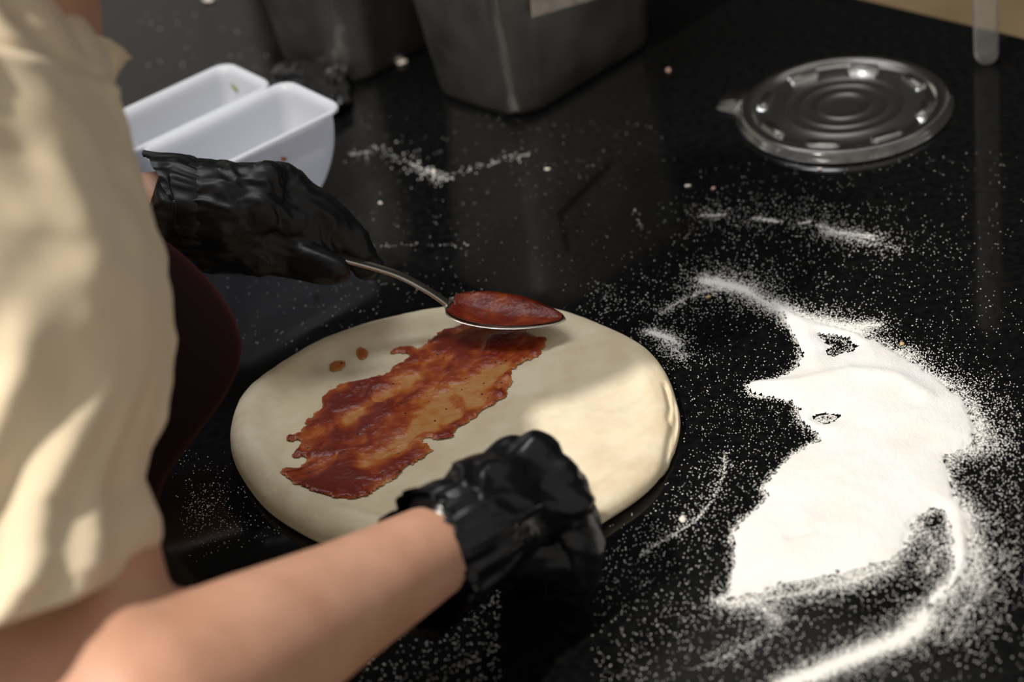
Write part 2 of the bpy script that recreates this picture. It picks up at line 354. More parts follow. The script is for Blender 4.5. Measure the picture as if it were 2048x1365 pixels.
def sauce_patch(name, poly, label, step=.0008, strokes=True, group=None):
    lo, hi = poly.min(0)-.004, poly.max(0)+.004
    gx = np.arange(lo[0], hi[0], step); gy = np.arange(lo[1], hi[1], step); X, Y = np.meshgrid(gx, gy)
    P = np.stack([X.ravel(), Y.ravel()], 1)
    D, _ = segdist(P, poly); sd = np.where(inside(P, poly), D, -D)
    sd = sd+(.0014 if strokes else .0006)*fbm(np.stack([P[:, 0]*260, P[:, 1]*260, P[:, 0]*0], 1), 21, 3)
    ang = math.atan2(*(px2xy([(1000, 680)])[0]-px2xy([(640, 930)])[0])[::-1])
    ca, sa = math.cos(ang), math.sin(ang); al = P[:, 0]*ca+P[:, 1]*sa; ac = -P[:, 0]*sa+P[:, 1]*ca
    wx = .012*fbm(np.stack([P[:, 0]*45, P[:, 1]*45, al*0], 1), 51, 2); wy = .012*fbm(np.stack([P[:, 0]*45, P[:, 1]*45, al*0], 1), 55, 2)
    st = fbm(np.stack([(al+wx)*34, (ac+wy)*95, al*0], 1), 31, 4)
    th = .47+.34*st+.20*fbm(np.stack([P[:, 0]*120, P[:, 1]*120, P[:, 0]*0], 1), 35, 3)
    if strokes:
        for b, amt in ((( 470,800,.034,.014,ang),.5),((560,440,.03,.008,ang),.42),((620,560,.045,.006,ang),.4),((1080,230,.03,.010,0),.5),((850,420,.02,.005,ang),.25),((420,850,.02,.01,0),.3),((960,600,.01,.006,ang),.2),((1350,230,.015,.01,ang),.3),
                       ((640,470,.034,.006,ang),-.52),((740,660,.020,.011,ang),-.5),((1000,320,.016,.012,ang),-.25),((1100,400,.028,.014,ang),-.42),((880,520,.018,.008,ang),-.4),((470,560,.016,.005,ang),-.4),((600,740,.008,.006,0),-.55),((820,250,.02,.007,0),-.25),((860,560,.012,.006,ang),-.35)):
            th = th+amt*blob(P, *b)
    else: th = th*0+.36+.2*st
    th = np.clip(th, .03, 1)*np.clip(.35+sd/.004, .35, 1)
    z = dough_z(P[:, 0], P[:, 1])+.0004+(.0004+.0022*th)*np.clip(sd/.0025, 0, 1)**.5
    ok = sd.reshape(X.shape) > 0; nx = len(gx)
    c = ok[:-1, :-1] & ok[1:, :-1] & ok[:-1, 1:] & ok[1:, 1:]
    iy, ix = np.nonzero(c); idx = iy*nx+ix; fs = np.stack([idx, idx+1, idx+1+nx, idx+nx], 1)
    used, inv = np.unique(fs, return_inverse=True); fs = inv.reshape(fs.shape)
    V = np.column_stack([P[used], z[used]])
    o = mesh_obj(name, V, fs.tolist(), SAUCE)
    a = o.data.attributes.new('thick', 'FLOAT', 'POINT'); a.data.foreach_set('value', th[used].astype(np.float32))
    return tag(o, label, 'sauce', group)
sauce_patch('tomato_sauce', sxy, 'wide smear of red tomato sauce spread diagonally over the raw dough')
def ell(x, y, rx, ry, ang=0):
    t = np.linspace(0, 2*math.pi, 24, endpoint=False); ca, sa = math.cos(ang), math.sin(ang)
    return px2xy([(x+rx*math.cos(k)*ca-ry*math.sin(k)*sa, y+rx*math.cos(k)*sa+ry*math.sin(k)*ca) for k in t], .014)
sauce_patch('sauce_drop', ell(723, 702, 13, 11), 'round drop of tomato sauce on the bare dough', .0004, False)
sauce_patch('sauce_drop', ell(673, 724, 19, 9, -.35), 'elongated drop of tomato sauce on the bare dough', .0004, False)

# ------------------------------------------------------------------ spoon
sp_tip, sp_neck = atz(1132, 638, .026), atz(893, 606, .034)
sp_h0 = atz(690, 518, .075); sp_h1 = sp_h0+(sp_h0-atz(790, 548, .055))*.55
ax = (sp_tip-sp_neck); L = np.linalg.norm(ax); ax /= L
side = np.cross(Z, ax); side /= np.linalg.norm(side); nrm = np.cross(ax, side)
spoon = empty('serving_spoon', atz(1010, 640, .016)); tag(spoon, 'long-handled steel spoon spreading sauce, held by the gloved hand', 'spoon')
def bowl(off, dz, depth, lo=0., n=26, m=20, wmax=.0185):
    R = []
    for i in range(n):
        t = i/(n-1); s = t
        hw = wmax*max(0., math.sin(math.pi*s**.8))**.62+.0036*(1-s)**3
        row = []
        for j in range(m+1):
            q = -1+2*j/m
            d = depth*max(0., math.sin(math.pi*s**.9))**.8*(1-q*q)
            row.append(sp_neck+ax*(L*s)+side*(q*(hw+off))-nrm*(d+dz))
        R.append(np.array(row))
    return R
top, bot = bowl(0, 0, .009), bowl(.0004, .0011, .0092)
v1, f1 = loft(top, False); v2, f2 = loft(bot, False)
n1_, m1_ = 26, 21; f = list(f1)+[tuple(i+len(v1) for i in q[::-1]) for q in f2]; o = len(v1)
for i in range(n1_-1):
    for j in (0, m1_-1):
        a, b = i*m1_+j, (i+1)*m1_+j; f.append((a, b, b+o, a+o) if j else (b, a, a+o, b+o))
mesh_obj('bowl', np.vstack([v1, v2]), f, SPOON, spoon)
# sauce lying in the bowl
SB = bowl(-.0014, -.0010, .0070)[1:-1]
v, f = loft(SB, False)
v = v+Z*0; v[:, 2] += .0008*fbm(v*240, 41, 3)
vb, fb = loft(bowl(-.0012, -.0006, .0082)[1:-1], False)
fr_ = list(f)+[tuple(i+len(v) for i in q[::-1]) for q in fb]
o = len(v)
for i in range(len(SB)-1):
    for j in (0, m1_-1):
        a, b = i*m1_+j, (i+1)*m1_+j; fr_.append((a, b, b+o, a+o) if j else (b, a, a+o, b+o))
so = mesh_obj('tomato_sauce', np.vstack([v, vb]), fr_, SAUCE)
th = np.clip(.68+.35*fbm(np.vstack([v, vb])*90, 44, 3), 0, 1)
a_ = so.data.attributes.new('thick', 'FLOAT', 'POINT'); a_.data.foreach_set('value', th.astype(np.float32))
tag(so, 'tomato sauce coating the inside of the spoon bowl', 'sauce')
# handle: flat bar that rises out of the bowl in a gentle curve
hp = [sp_neck+ax*.002-nrm*.0008, sp_neck, atz(850, 578, .046), atz(790, 548, .058), sp_h0, sp_h1]
hw = [.0045, .0036, .0030, .0032, .0040, .0060]
def cr_curve(P, n=8):
    P = [2*P[0]-P[1]]+list(P)+[2*P[-1]-P[-2]]; out = []
    for i in range(1, len(P)-2):
        for t in np.linspace(0, 1, n, endpoint=False):
            a, b, c, d = P[i-1], P[i], P[i+1], P[i+2]
            out.append(.5*((2*b)+(c-a)*t+(2*a-5*b+4*c-d)*t*t+(3*b-a-3*c+d)*t**3))
    out.append(P[-2]); return np.array(out)
HP = cr_curve([np.array(p) for p in hp]); HW = cr_curve([np.array([x]*3) for x in hw])[:, 0]
R = []
for i in range(len(HP)):
    t = HP[min(i+1, len(HP)-1)]-HP[max(i-1, 0)]; t /= np.linalg.norm(t); s = np.cross(Z, t); s /= np.linalg.norm(s); nn = np.cross(t, s)
    q = rrect(HW[i], .0013, .001, 3); R.append(np.array([HP[i]+s*x+nn*y for x, y in q]))
v, f = loft(R, True, True, True); mesh_obj('handle', v, f, SPOON, spoon)
exec_order = 'hands next'

# ------------------------------------------------------------------ the person
person = empty('person', un(-.42, -.15, -.9))
tag(person, 'person in a cream T-shirt, dark maroon apron and black gloves spreading sauce on dough', 'person')
Z0 = lambda px, py, z: atz(px, py, z)
# joints
el_r, sh_r = atz(285, 1430, .14), atd(-30, 200, 1.0)
wr_r = atz(893, 1086, .08)
arm_r = [(sh_r, .058), (atd(0, 700, .99), .050), (atd(100, 1120, .955), .054), (atd(150, 1330, .915), .048), (el_r, .044),
         (atz(470, 1325, .123), .0405), (atz(690, 1203, .100), .0315), (wr_r, .0245), (atz(960, 1050, .078), .026)]
wr_l = atz(330, 415, .118)
sh_l = un(-.27, -.36, .37); el_l = un(-.36, -.43, .12)
arm_l = [(sh_l, .058), (sh_l*.5+el_l*.5, .050), (el_l, .042), (el_l*.5+wr_l*.5, .036), (wr_l, .026), (atz(400, 420, .115), .027)]
chest = un(-.275, -.18, .22); pelv = un(-.42, -.18, -.02); nk = atd(16, 60, 1.04); hd = np.array([-.182, -.092, .495])
body_ch = [arm_r, arm_l,
           [(pelv, .13, (.9, 1.1, 1)), (chest-Z*.08, .12, (1, 1.1, 1)), (chest, .125, (1, 1.1, .9)), (un(-.25, -.17, .30), .085)],
           [(sh_r, .058), (un(-.25, -.17, .31), .07), (sh_l, .058)],
           [(un(-.25, -.14, .27), .06), (nk, .050), (hd-N*.03-Z*.07, .05)],
           [(hd-Z*.05+N*.02, .06), (hd, .085, (1, .92, 1.1)), (hd+Z*.03-N*.01, .085, (1, .92, 1.1))],
           [(hd+N*.088-Z*.02, .008), (hd+N*.104-Z*.045, .012)],
           [(hd+U*.078-Z*.02, .012, (1, .6, 1.6)), (hd+U*.080-Z*.04, .010, (1, .6, 1.6))], [(hd-U*.078-Z*.02, .012, (1, .6, 1.6)), (hd-U*.080-Z*.04, .010, (1, .6, 1.6))]]
for s in (-1, 1):
    hip = pelv+U*s*.09-Z*.03; foot = un(-.43, -.18+s*.11, -.86)
    body_ch.append([(hip, .09), (hip*.5+foot*.5+N*.02, .06), (foot+Z*.05, .042), (foot-Z*.005, .035), (foot+N*.15-Z*.01, .028)])
me = fuse(body_ch, .0065, 8); link('body', me, SKIN, person)
hv = fuse([[(hd+Z*.03-N*.02, .094, (1, .95, 1.08)), (hd-Z*.02-N*.045, .075)]], .007, 4); link('hair', hv, HAIR, person)
for s in (-1, 1):
    link('eye', fuse([[(hd+N*.078+U*s*.032-Z*.004, .011), (hd+N*.079+U*s*.032-Z*.004, .011)]], .002, 2), HAIR, person)
link('mouth', fuse([[(hd+N*.082+U*-.022-Z*.075, .006), (hd+N*.088-Z*.077, .008), (hd+N*.082+U*.022-Z*.075, .006)]], .002, 3), mat('lips', (.42, .12, .10), .4), person)

# trousers
TROUS = mat('dark_trousers', (.02, .02, .025), .85)
tch = [[(pelv-Z*.02, .14, (.92, 1.1, .8)), (pelv-Z*.06, .135, (.92, 1.1, 1))]]
for s in (-1, 1):
    hip = pelv+U*s*.09-Z*.03; foot = un(-.43, -.18+s*.11, -.86); tch.append([(hip, .1), (hip*.5+foot*.5+N*.02, .072), (foot+Z*.07, .056)])
link('trousers', fuse(tch, .01, 5), TROUS, person)

# shirt trunk + far sleeve, fused; the near sleeve is lofted so that its folds read
sh_ch = [[(pelv+Z*.02, .135, (.92, 1.1, 1)), (chest-Z*.08-N*.008, .130, (1, 1.1, 1)), (chest, .135, (1, 1.1, .9)), (un(-.25, -.17, .29), .095)],
         [(sh_r, .066), (un(-.255, -.17, .30), .078), (sh_l, .066)], [(sh_l, .066), (sh_l*.5+el_l*.5, .064)]]
sm = fuse(sh_ch, .007, 10); link('shirt', sm, SHIRT, person)

# near sleeve -------------------------------------------------------
ys = [-260, -120, 0, 90, 150, 250, 320, 400, 480, 570, 680, 760, 840, 900, 960, 1000, 1040, 1080, 1115, 1140]
xr = [ -130,  30, 128, 180, 212, 250, 272, 296, 324, 343, 352, 346, 322, 296, 284, 300, 316, 318, 302, 280]
rad= [.022, .055, .080, .086, .088, .088, .087, .086, .086, .086, .086, .085, .083, .082, .081, .082, .084, .085, .085, .084]
dd = [1.05, 1.00, .985, .975, .972, .970, .968, .966, .964, .962, .960, .956, .952, .948, .944, .940, .938, .936, .934, .932]
nS, mS = 150, 160
tt = np.linspace(ys[0], ys[-1], nS); nth = np.linspace(0, 2*math.pi, mS, endpoint=False)
rings = []
for y in tt:
    x_, r_, d_ = np.interp(y, ys, xr), np.interp(y, ys, rad), np.interp(y, ys, dd)
    c = atd(x_, y, d_)-rt*r_
    g = (y-ys[0])/(ys[-1]-ys[0])
    # th = 0: image right, -90 deg: towards the camera
    th = nth
    dip = np.clip((y-700)/440, 0, 1)                 # the hem hangs lower on the outer (left) side
    P = c+np.outer(np.cos(th), rt)*r_+np.outer(np.sin(th)*np.where(np.sin(th) < 0, 1.5, .6), fw)*r_
    sag = dip**1.3*(.046*(.5-.5*np.cos(th)))
    P = P-np.outer(sag, up)
    rings.append(P)
SV = np.array(rings)
G = (tt-ys[0])/(ys[-1]-ys[0]); GG, TH = np.meshgrid(tt, nth, indexing='ij')
thd = np.degrees(TH); thd = np.where(thd > 180, thd-360, thd)
def fold(th0, slope, y0, y1, wdt, amp, soft=120):
    c = th0+slope*(GG-y0)/(y1-y0); a = 1/(1+np.exp(-(GG-y0)/soft*4))*1/(1+np.exp((GG-y1)/soft*4))
    return amp*a*np.exp(-((thd-c)/wdt)**2)
disp = fold(-38, -22, 780, 1150, 9, .008)+fold(-60, -22, 620, 1150, 8, .006)+fold(-82, -20, 500, 1150, 9, .007)+fold(-20, -6, 760, 900, 12, -.004)
disp += fold(-52, -18, 850, 1150, 6, -.005)+fold(-40, 4, 170, 620, 10, .004)+fold(-62, -10, 120, 620, 9, .006)+fold(-75, 10, 160, 460, 7, -.006)+fold(-35, 16, 30, 170, 8, -.004, 40)+fold(-58, 14, -40, 160, 7, -.006, 40)
disp += fold(-24, -16, 760, 1160, 7, .007)+fold(-70, -16, 700, 1150, 5, -.006)+fold(-95, -12, 560, 1150, 6, -.005)+fold(-28, 10, 230, 520, 8, .003)
disp += .0022*fbm(np.stack([TH.ravel()*2.2, GG.ravel()/170, TH.ravel()*0], 1), 61, 3).reshape(GG.shape)
disp *= 1.3
seam = 150+4*np.sin(np.radians(thd)*2); disp += -.0035*np.exp(-((GG-seam)/9)**2)+.002*np.exp(-((GG-seam-22)/14)**2)
disp += .0022*np.exp(-((GG-1135)/12)**2)-.0014*np.exp(-((GG-1098)/5)**2)      # stitched hem
ctr_ = SV.mean(1, keepdims=True); dirn = SV-ctr_; dirn /= np.linalg.norm(dirn, axis=2, keepdims=True)
SV = SV+dirn*disp[:, :, None]
inn = [ctr_[-1]+(SV[-1]-ctr_[-1])*k-up*0 for k in (.975, .94)]+[ctr_[-8]+(SV[-8]-ctr_[-8])*.93]
v, f = loft(list(SV)+inn, True)
mesh_obj('shirt_sleeve', v, f, SHIRT, person)
# collar: a folded band that stands off the neck
rows = [[(120, 60, 1.00), (160, 66, 1.005), (200, 72, 1.01), (222, 80, 1.015), (245, 95, 1.012), (262, 114, 1.005)],
        [(120, 90, .995), (165, 98, .995), (205, 102, 1.0), (225, 106, 1.005), (242, 112, 1.004), (250, 120, 1.0)],
        [(120, 130, .990), (170, 136, .99), (208, 136, .995), (222, 138, 1.0), (232, 140, 1.0), (236, 142, .998)],
        [(120, 170, .985), (175, 170, .985), (205, 166, .99), (216, 164, .995), (222, 164, .996), (225, 165, .995)]]
top_ = [np.array([atd(*q) for q in r]) for r in rows]; v1, f1 = loft(top_, False)
v2 = v1+fw*.003; nn1 = len(v1); f = list(f1)+[tuple(i+nn1 for i in q[::-1]) for q in f1]
bd = [(0, i) for i in range(6)]+[(j, 5) for j in range(1, 4)]+[(3, i) for i in range(4, -1, -1)]+[(j, 0) for j in (2, 1)]
bi = [r*6+c_ for r, c_ in bd]; f += [(bi[i], bi[(i+1) % len(bi)], bi[(i+1) % len(bi)]+nn1, bi[i]+nn1) for i in range(len(bi))]
co = mesh_obj('collar', np.vstack([v1, v2]), f, SHIRT, person)
ss = co.modifiers.new('soft', 'SUBSURF'); ss.levels = ss.render_levels = 2

# apron bulging out over the worktop
ya = [440, 480, 540, 600, 650, 690, 730, 790, 860, 930, 990, 1050, 1100]
xa = [270, 335, 402, 452, 478, 488, 482, 455, 402, 345, 308, 318, 322]
da_ = [1.17, 1.16, 1.15, 1.14, 1.13, 1.122, 1.115, 1.10, 1.085, 1.07, 1.06, 1.05, 1.045]
rings = []
for y in np.linspace(ya[0], ya[-1], 60):
    x_, d_ = np.interp(y, ya, xa), np.interp(y, ya, da_); r_ = .075
    c = atd(x_, y, d_)-rt*r_; th = np.linspace(0, 2*math.pi, 64, endpoint=False)
    rings.append(c+np.outer(np.cos(th), rt)*r_+np.outer(np.sin(th), fw)*r_*.55)
AV = np.array(rings); k5 = np.ones(7)/7
for _ in range(2): AV[3:-3] = np.apply_along_axis(lambda q: np.convolve(q, k5, 'valid'), 0, AV)
v, f = loft(list(AV), True, True, True); v[:, 2] = np.maximum(v[:, 2], .004)
mesh_obj('apron', v, f, APRON, person)

# ------------------------------------------------------------------ gloves
def wrinkle(me, axis, amp, seed, s_al=14, s_ac=90, fine=.45, origin=None, fall=.12):
    """long film creases running along axis, strongest near origin"""
    v, n = getv(me), getn(me); axis = np.array(axis)/np.linalg.norm(axis)
    wv = v+.012*np.stack([fbm(v*24, seed+3, 2), fbm(v*24, seed+5, 2), fbm(v*24, seed+7, 2)], 1)
    al = wv@axis; pr = wv-np.outer(al, axis)
    q = pr*s_ac+np.outer(al, axis)*s_al
    r = 1-2*np.abs(noise(q, seed))**.8; r2 = 1-2*np.abs(noise(q*2.3+5, seed+1))**.8
    k = 1. if origin is None else .45+.8*np.exp(-np.linalg.norm(v-origin, axis=1)/fall)
    d = amp*k*(.6*r+fine*r2-.15)+amp*.3*fbm(v*60, seed+9, 2)
    setv(me, v+n*d[:, None])
def zc(*t): return [(atz(x, y, z), r) for x, y, z, r in t]
# near hand: loosely closed over the edge of the dough
K = {'i': (1022, 925, .086), 'm': (1075, 918, .088), 'r': (1118, 958, .082), 'p': (1142, 1010, .074)}
wr = (900, 1082, .080)
ch = [zc((*wr, .028), (950, 1050, .080, .031), (985, 1020, .080, .031))]
for k, r in (('i', .0135), ('m', .0140), ('r', .0135), ('p', .0125)):
    ch.append(zc((930, 1055, .080, .022), (*K[k], r)))
ch.append(zc((*K['i'], .0135), (1062, 975, .058, .0115), (1045, 1020, .034, .0105), (1010, 1030, .030, .0095)))
ch.append(zc((*K['m'], .0140), (1120, 985, .060, .0120), (1105, 1050, .034, .0110), (1065, 1065, .030, .0100)))
ch.append(zc((*K['r'], .0135), (1158, 1030, .058, .0120), (1146, 1105, .034, .0110), (1105, 1115, .030, .0100)))
ch.append(zc((*K['p'], .0125), (1168, 1085, .050, .0110), (1160, 1150, .029, .0105), (1120, 1158, .025, .0095)))
ch.append(zc((930, 1030, .075, .019), (965, 985, .055, .0145), (1000, 985, .038, .0125), (1030, 1000, .030, .0105)))
ch.append(zc((960, 1090, .060, .020), (1060, 1100, .045, .018), (1120, 1110, .040, .014)))
me = fuse(ch, .0018, 8)
hand_ax = atz(1100, 960, .08)-atz(*wr)
wrinkle(me, hand_ax*.7-Z*.03, .0042, 71, 9, 58, fine=.3, origin=atz(900, 1060, .1), fall=.05)
g1 = link('glove', me, GLOVE, person); g1['label'] = 'loose black disposable glove closed over the dough edge'
def cuff(pts, radii, seed, parent, n=120, ruff=.003, far=None, back=.0, hang=.0):
    """open ruffled film tube along pts: the first ring is the opening"""
    R = []
    P = cr_curve([np.array(p) for p in pts], 7); RR = cr_curve([np.array([r]*3) for r in radii], 7)[:, 0]
    for i in range(len(P)):
        t = P[min(i+1, len(P)-1)]-P[max(i-1, 0)]; t /= np.linalg.norm(t)
        a = np.cross(t, fw); a /= np.linalg.norm(a); b = np.cross(t, a)
        th = np.linspace(0, 2*math.pi, n, endpoint=False); g = i/(len(P)-1)
        rad = np.outer(np.cos(th), a)+np.outer(np.sin(th), b)
        q = np.stack([np.cos(th)*3.2, np.sin(th)*3.2, np.full(n, g*1.1)], 1)
        rr = RR[i]+ruff*(1-g*.6)*((1-2*np.abs(noise(q*1.4, seed)))+.6*(1-2*np.abs(noise(q*3, seed+2)))-.3)
        rr = rr+hang*(1-g)**1.5*np.maximum(0, rad@(-Z))
        sk = .010*(1-g)*fbm(np.stack([np.cos(th)*1.4, np.sin(th)*1.4, np.zeros(n)], 1), seed+4, 2)
        if far is not None: sk = sk-back*(1-g)*np.maximum(0, rad@far)**1.5
        R.append(P[i]+rad*rr[:, None]+np.outer(sk, t))
    inner = [q+(P[i]-q)*.03 for i, q in list(enumerate(R))[::-1]]
    v, f = loft(R+inner, True)
    return mesh_obj('cuff', v, f, parent.data.materials[0], parent)
cuff([atz(850, 1095, .084), atz(880, 1090, .080), atz(925, 1070, .080), atz(985, 1035, .080)], [.0275, .0285, .030, .026], 81, g1, ruff=.0024, far=np.array([-.3, .8, .5]), back=.016, hang=.024)

# far hand: pinching the spoon handle
wl = (385, 420, .118)
ch = [zc((*wl, .030), (400, 420, .116, .033), (450, 425, .114, .033))]
for a in ((560, 372, .122, .0155), (530, 372, .128, .0165), (520, 420, .118, .0165), (500, 460, .105, .016)):
    ch.append(zc((400, 420, .116, .026), a))
ch.append(zc((560, 372, .122, .0155), (655, 440, .096, .0125), (706, 492, .074, .0110), (733, 530, .058, .0095)))
ch.append(zc((540, 368, .126, .0155), (640, 415, .102, .0125), (698, 474, .080, .0110), (736, 530, .058, .0095)))
ch.append(zc((530, 420, .116, .0155), (610, 450, .098, .0130), (640, 495, .082, .0115), (650, 520, .074, .0100)))
ch.append(zc((500, 460, .105, .0155), (560, 490, .090, .0130), (590, 505, .080, .0110), (600, 512, .078, .0100)))
ch.append(zc((400, 455, .104, .022), (500, 495, .092, .0170), (590, 512, .083, .0145), (640, 530, .080, .0120), (672, 540, .078, .0095)))
ch.append(zc((360, 460, .108, .022), (430, 490, .096, .018), (520, 515, .088, .013)))
me = fuse(ch, .0018, 8)
wrinkle(me, atz(690, 480, .09)-atz(*wl), .0022, 91, 20, 80)
g2 = link('glove', me, GLOVE2, person); g2['label'] = 'wrinkled black disposable glove pinching the spoon handle'
cuff([atz(362, 412, .120), atz(382, 414, .119), atz(405, 418, .118), atz(445, 422, .116)], [.031, .031, .030, .024], 97, g2, ruff=.0022, far=np.array([0, .5, .85]), back=.026)

# ------------------------------------------------------------------ clear lid
lc = np.append(px2xy([(1688, 214)], .004)[0], 0)
lid = empty('clear_lid', lc); tag(lid, 'round clear plastic lid with concentric rings and a pull tab, lying on the black counter', 'lid')
LR = .0805
pr = [(.0004, .0052), (.008, .0052), (.0175, .0052), (.0188, .0057), (.0197, .0057), (.0210, .0052), (.031, .0052), (.0323, .0057), (.0332, .0057), (.0345, .0052), (.0425, .0052), (.0438, .0057), (.0447, .0057), (.046, .0052),
      (.060, .0052), (.066, .0054), (.0675, .0066), (.0690, .0080), (.0715, .0085), (.0745, .0085), (.0765, .0080), (.0780, .0060), (.0790, .0036), (LR, .0026), (LR, .0010), (.0795, .0004), (.0785, .0012)]
t = np.linspace(0, 2*math.pi, 120, endpoint=False)
LR_ = [np.stack([lc[0]+r*np.cos(t), lc[1]+r*np.sin(t), np.full(120, z)], 1) for r, z in pr]
v, f = loft(LR_[:15], True); mesh_obj('lid_disc', v, f, HAZY, lid)
v, f = loft(LR_[14:], True); mesh_obj('lid_rim', v, f, CLEAR, lid)
for k in range(8):
    a = k*math.pi/4+.3; q = rrect(.0125, .0042, .003, 4); d = np.array([math.cos(a), math.sin(a), 0]); s = np.array([-d[1], d[0], 0])
    R = [np.array([lc+d*(.0605+y*sc)+s*x*sc+Z*zz for x, y in q]) for sc, zz in ((1, .0050), (.97, .0068), (.88, .0074))]
    v, f = loft(R, True, False, True); mesh_obj('stacking_lug', v, f, CLEAR, lid)
ta = math.atan2(*(px2xy([(1447, 205)])[0]-lc[:2])[::-1]); d = np.array([math.cos(ta), math.sin(ta), 0]); s = np.array([-d[1], d[0], 0])
q = rrect(.014, .012, .005, 5); R = [np.array([lc+d*(.086+y)+s*x*(1+.5*(.012-y)/.024)+Z*zz for x, y in q]) for zz in (.0012, .0020)]
v, f = loft(R, True, True, True); mesh_obj('pull_tab', v, f, CLEAR, lid)

# ------------------------------------------------------------------ frosted handle
hb = atz(1973, 127, .0); R = []
sd_ = rt0*math.cos(-.35)+np.array([0, 1, 0])*math.sin(-.35); fd = np.cross(Z, sd_)
for zz, sc in ((0, .25), (.0012, .55), (.004, .82), (.008, .97), (.012, 1), (.10, 1), (.24, 1.05), (.245, .8)):
    R.append(np.array([hb+sd_*x*sc+fd*y*(sc*.5+.5)+Z*(zz+.0003) for x, y in rrect(.0092, .0050, .003, 4)]))
v, f = loft(R, True, True, True)
hnd = tag(mesh_obj('plastic_stick', v, f, FROST), 'frosted clear plastic stick with a rounded tip standing near the counter back edge', 'plastic stick')

# ------------------------------------------------------------------ crumpled black film behind the tubs
bm = bmesh.new(); bmesh.ops.create_icosphere(bm, subdivisions=5, radius=1)
v = np.array([q.co[:] for q in bm.verts]); f = [[q.index for q in k.verts] for k in bm.faces]; bm.free()
c = atz(622, 196, .0); d = v*(1+.35*fbm(v*1.6, 101, 2)[:, None])*(1+.16*(1-2*np.abs(noise(v*4.5, 103)))[:, None])
P = c+np.outer(d[:, 0]*.042, -U*.75+N*.66)+np.outer(d[:, 1]*.026, N*.75+U*.66)+np.outer(d[:, 2]*.011+.009, Z); P[:, 2] = np.maximum(P[:, 2], .0006)
tag(mesh_obj('crumpled_film', P, f, BLACKBAG, None, False), 'crumpled piece of shiny black plastic lying behind the white tubs', 'plastic film')

# ------------------------------------------------------------------ flour
fpx = [(1490,772,.003),(1512,762,.003),(1560,755,.003),(1592,735,.003),(1602,712,.003),(1592,682,.003),(1578,655,.004),(1562,628,.006),(1548,606,.006),(1575,615,.010),(1615,634,.013),(1665,648,.013),(1715,660,.013),(1750,678,.010),(1800,705,.012),(1850,735,.014),(1905,775,.015),(1940,805,.016),(1955,840,.018),(1960,885,.016),(1930,902,.010),(1898,918,.006),(1896,945,.006),(1915,985,.008),(1938,1030,.010),(1950,1080,.012),(1948,1130,.014),(1925,1165,.012),(1895,1192,.010),(1862,1226,.010),(1845,1242,.008),(1830,1238,.006),(1860,1200,.006),(1895,1165,.005),(1904,1130,.004),(1902,1085,.004),(1898,1048,.004),(1888,1026,.004),(1866,1022,.005),(1842,1036,.006),(1825,1064,.007),(1812,1100,.008),(1785,1122,.010),(1735,1140,.012),(1680,1153,.010),(1620,1160,.009),(1560,1174,.009),(1500,1196,.008),(1465,1207,.005),(1432,1203,.003),(1458,1186,.003),(1462,1150,.003),(1470,1112,.003),(1463,1072,.003),(1476,1046,.003),(1510,1020,.003),(1534,992,.003),(1523,978,.003),(1545,950,.003),(1572,920,.003),(1612,893,.003),(1640,880,.003),(1630,866,.004),(1602,850,.004),(1596,822,.004),(1580,803,.004),(1530,796,.003),(1502,790,.003)]
fxy = px2xy([(a, b) for a, b, c in fpx]); fsoft = np.array([c for a, b, c in fpx])
holes = [px2xy([(1628,838),(1640,832),(1660,830),(1674,834),(1670,842),(1648,847)]), px2xy([(1640,672),(1662,676),(1690,682),(1708,694),(1705,702),(1685,704),(1668,712),(1655,706),(1664,694),(1652,682)])]
step = .0011
lo, hi = fxy.min(0)-.006, fxy.max(0)+.006
gx = np.arange(lo[0], hi[0], step); gy = np.arange(lo[1], hi[1], step); X, Y = np.meshgrid(gx, gy)
P = np.stack([X.ravel(), Y.ravel()], 1)
D, wh = segdist(P, fxy); sd = np.where(inside(P, fxy), D, -D); so_ = fsoft[wh]
for h in holes:
    Dh, _ = segdist(P, h); sd = np.minimum(sd, np.where(inside(P, h), -Dh, Dh))
P3 = np.stack([P[:, 0], P[:, 1], P[:, 0]*0], 1)
sdn = sd-so_*.10+np.minimum(so_, .006)*.28*fbm(P3*300, 111, 3)+.0007*noise(P3*900, 113)
hgt = .0042*(1-np.exp(-np.clip(sd, 0, 1)/.012))*(1+.18*fbm(P3*45, 115, 3))+.0005
# finger-drawn ridges
for pl, wd, am in (([(1500,778),(1600,775),(1700,755),(1790,765),(1850,800)], .006, .0022), ([(1905,1060),(1920,1120),(1900,1170)], .006, .002), ([(1560,1000),(1640,905),(1720,860)], .008, -.0012), ([(1580,1085),(1640,1070)], .003, -.001)):
    dd_, _ = segdist(P, px2xy(pl), False); hgt = hgt+am*np.exp(-(dd_/wd)**2)
hgt = np.clip(hgt, .0004, None)*np.clip(sdn/.003, .08, 1)+.0002*noise(P3*1400, 117)
hgt = np.maximum(hgt, .0002)
ok = (sdn > 0).reshape(X.shape); c = ok[:-1, :-1] & ok[1:, :-1] & ok[:-1, 1:] & ok[1:, 1:]; nx = len(gx)
iy, ix = np.nonzero(c); idx = iy*nx+ix; fs = np.stack([idx, idx+1, idx+1+nx, idx+nx], 1)
us, inv = np.unique(fs, return_inverse=True); fs = inv.reshape(fs.shape)
tag(mesh_obj('flour_pile', np.column_stack([P[us], hgt[us]]), fs.tolist(), FLOUR), 'thick spread of white flour heaped on the black counter beside the dough', 'flour', kind='stuff')

G_ = []     # (x, y, size)
def add(p, s): G_.append(np.column_stack([p, s]))
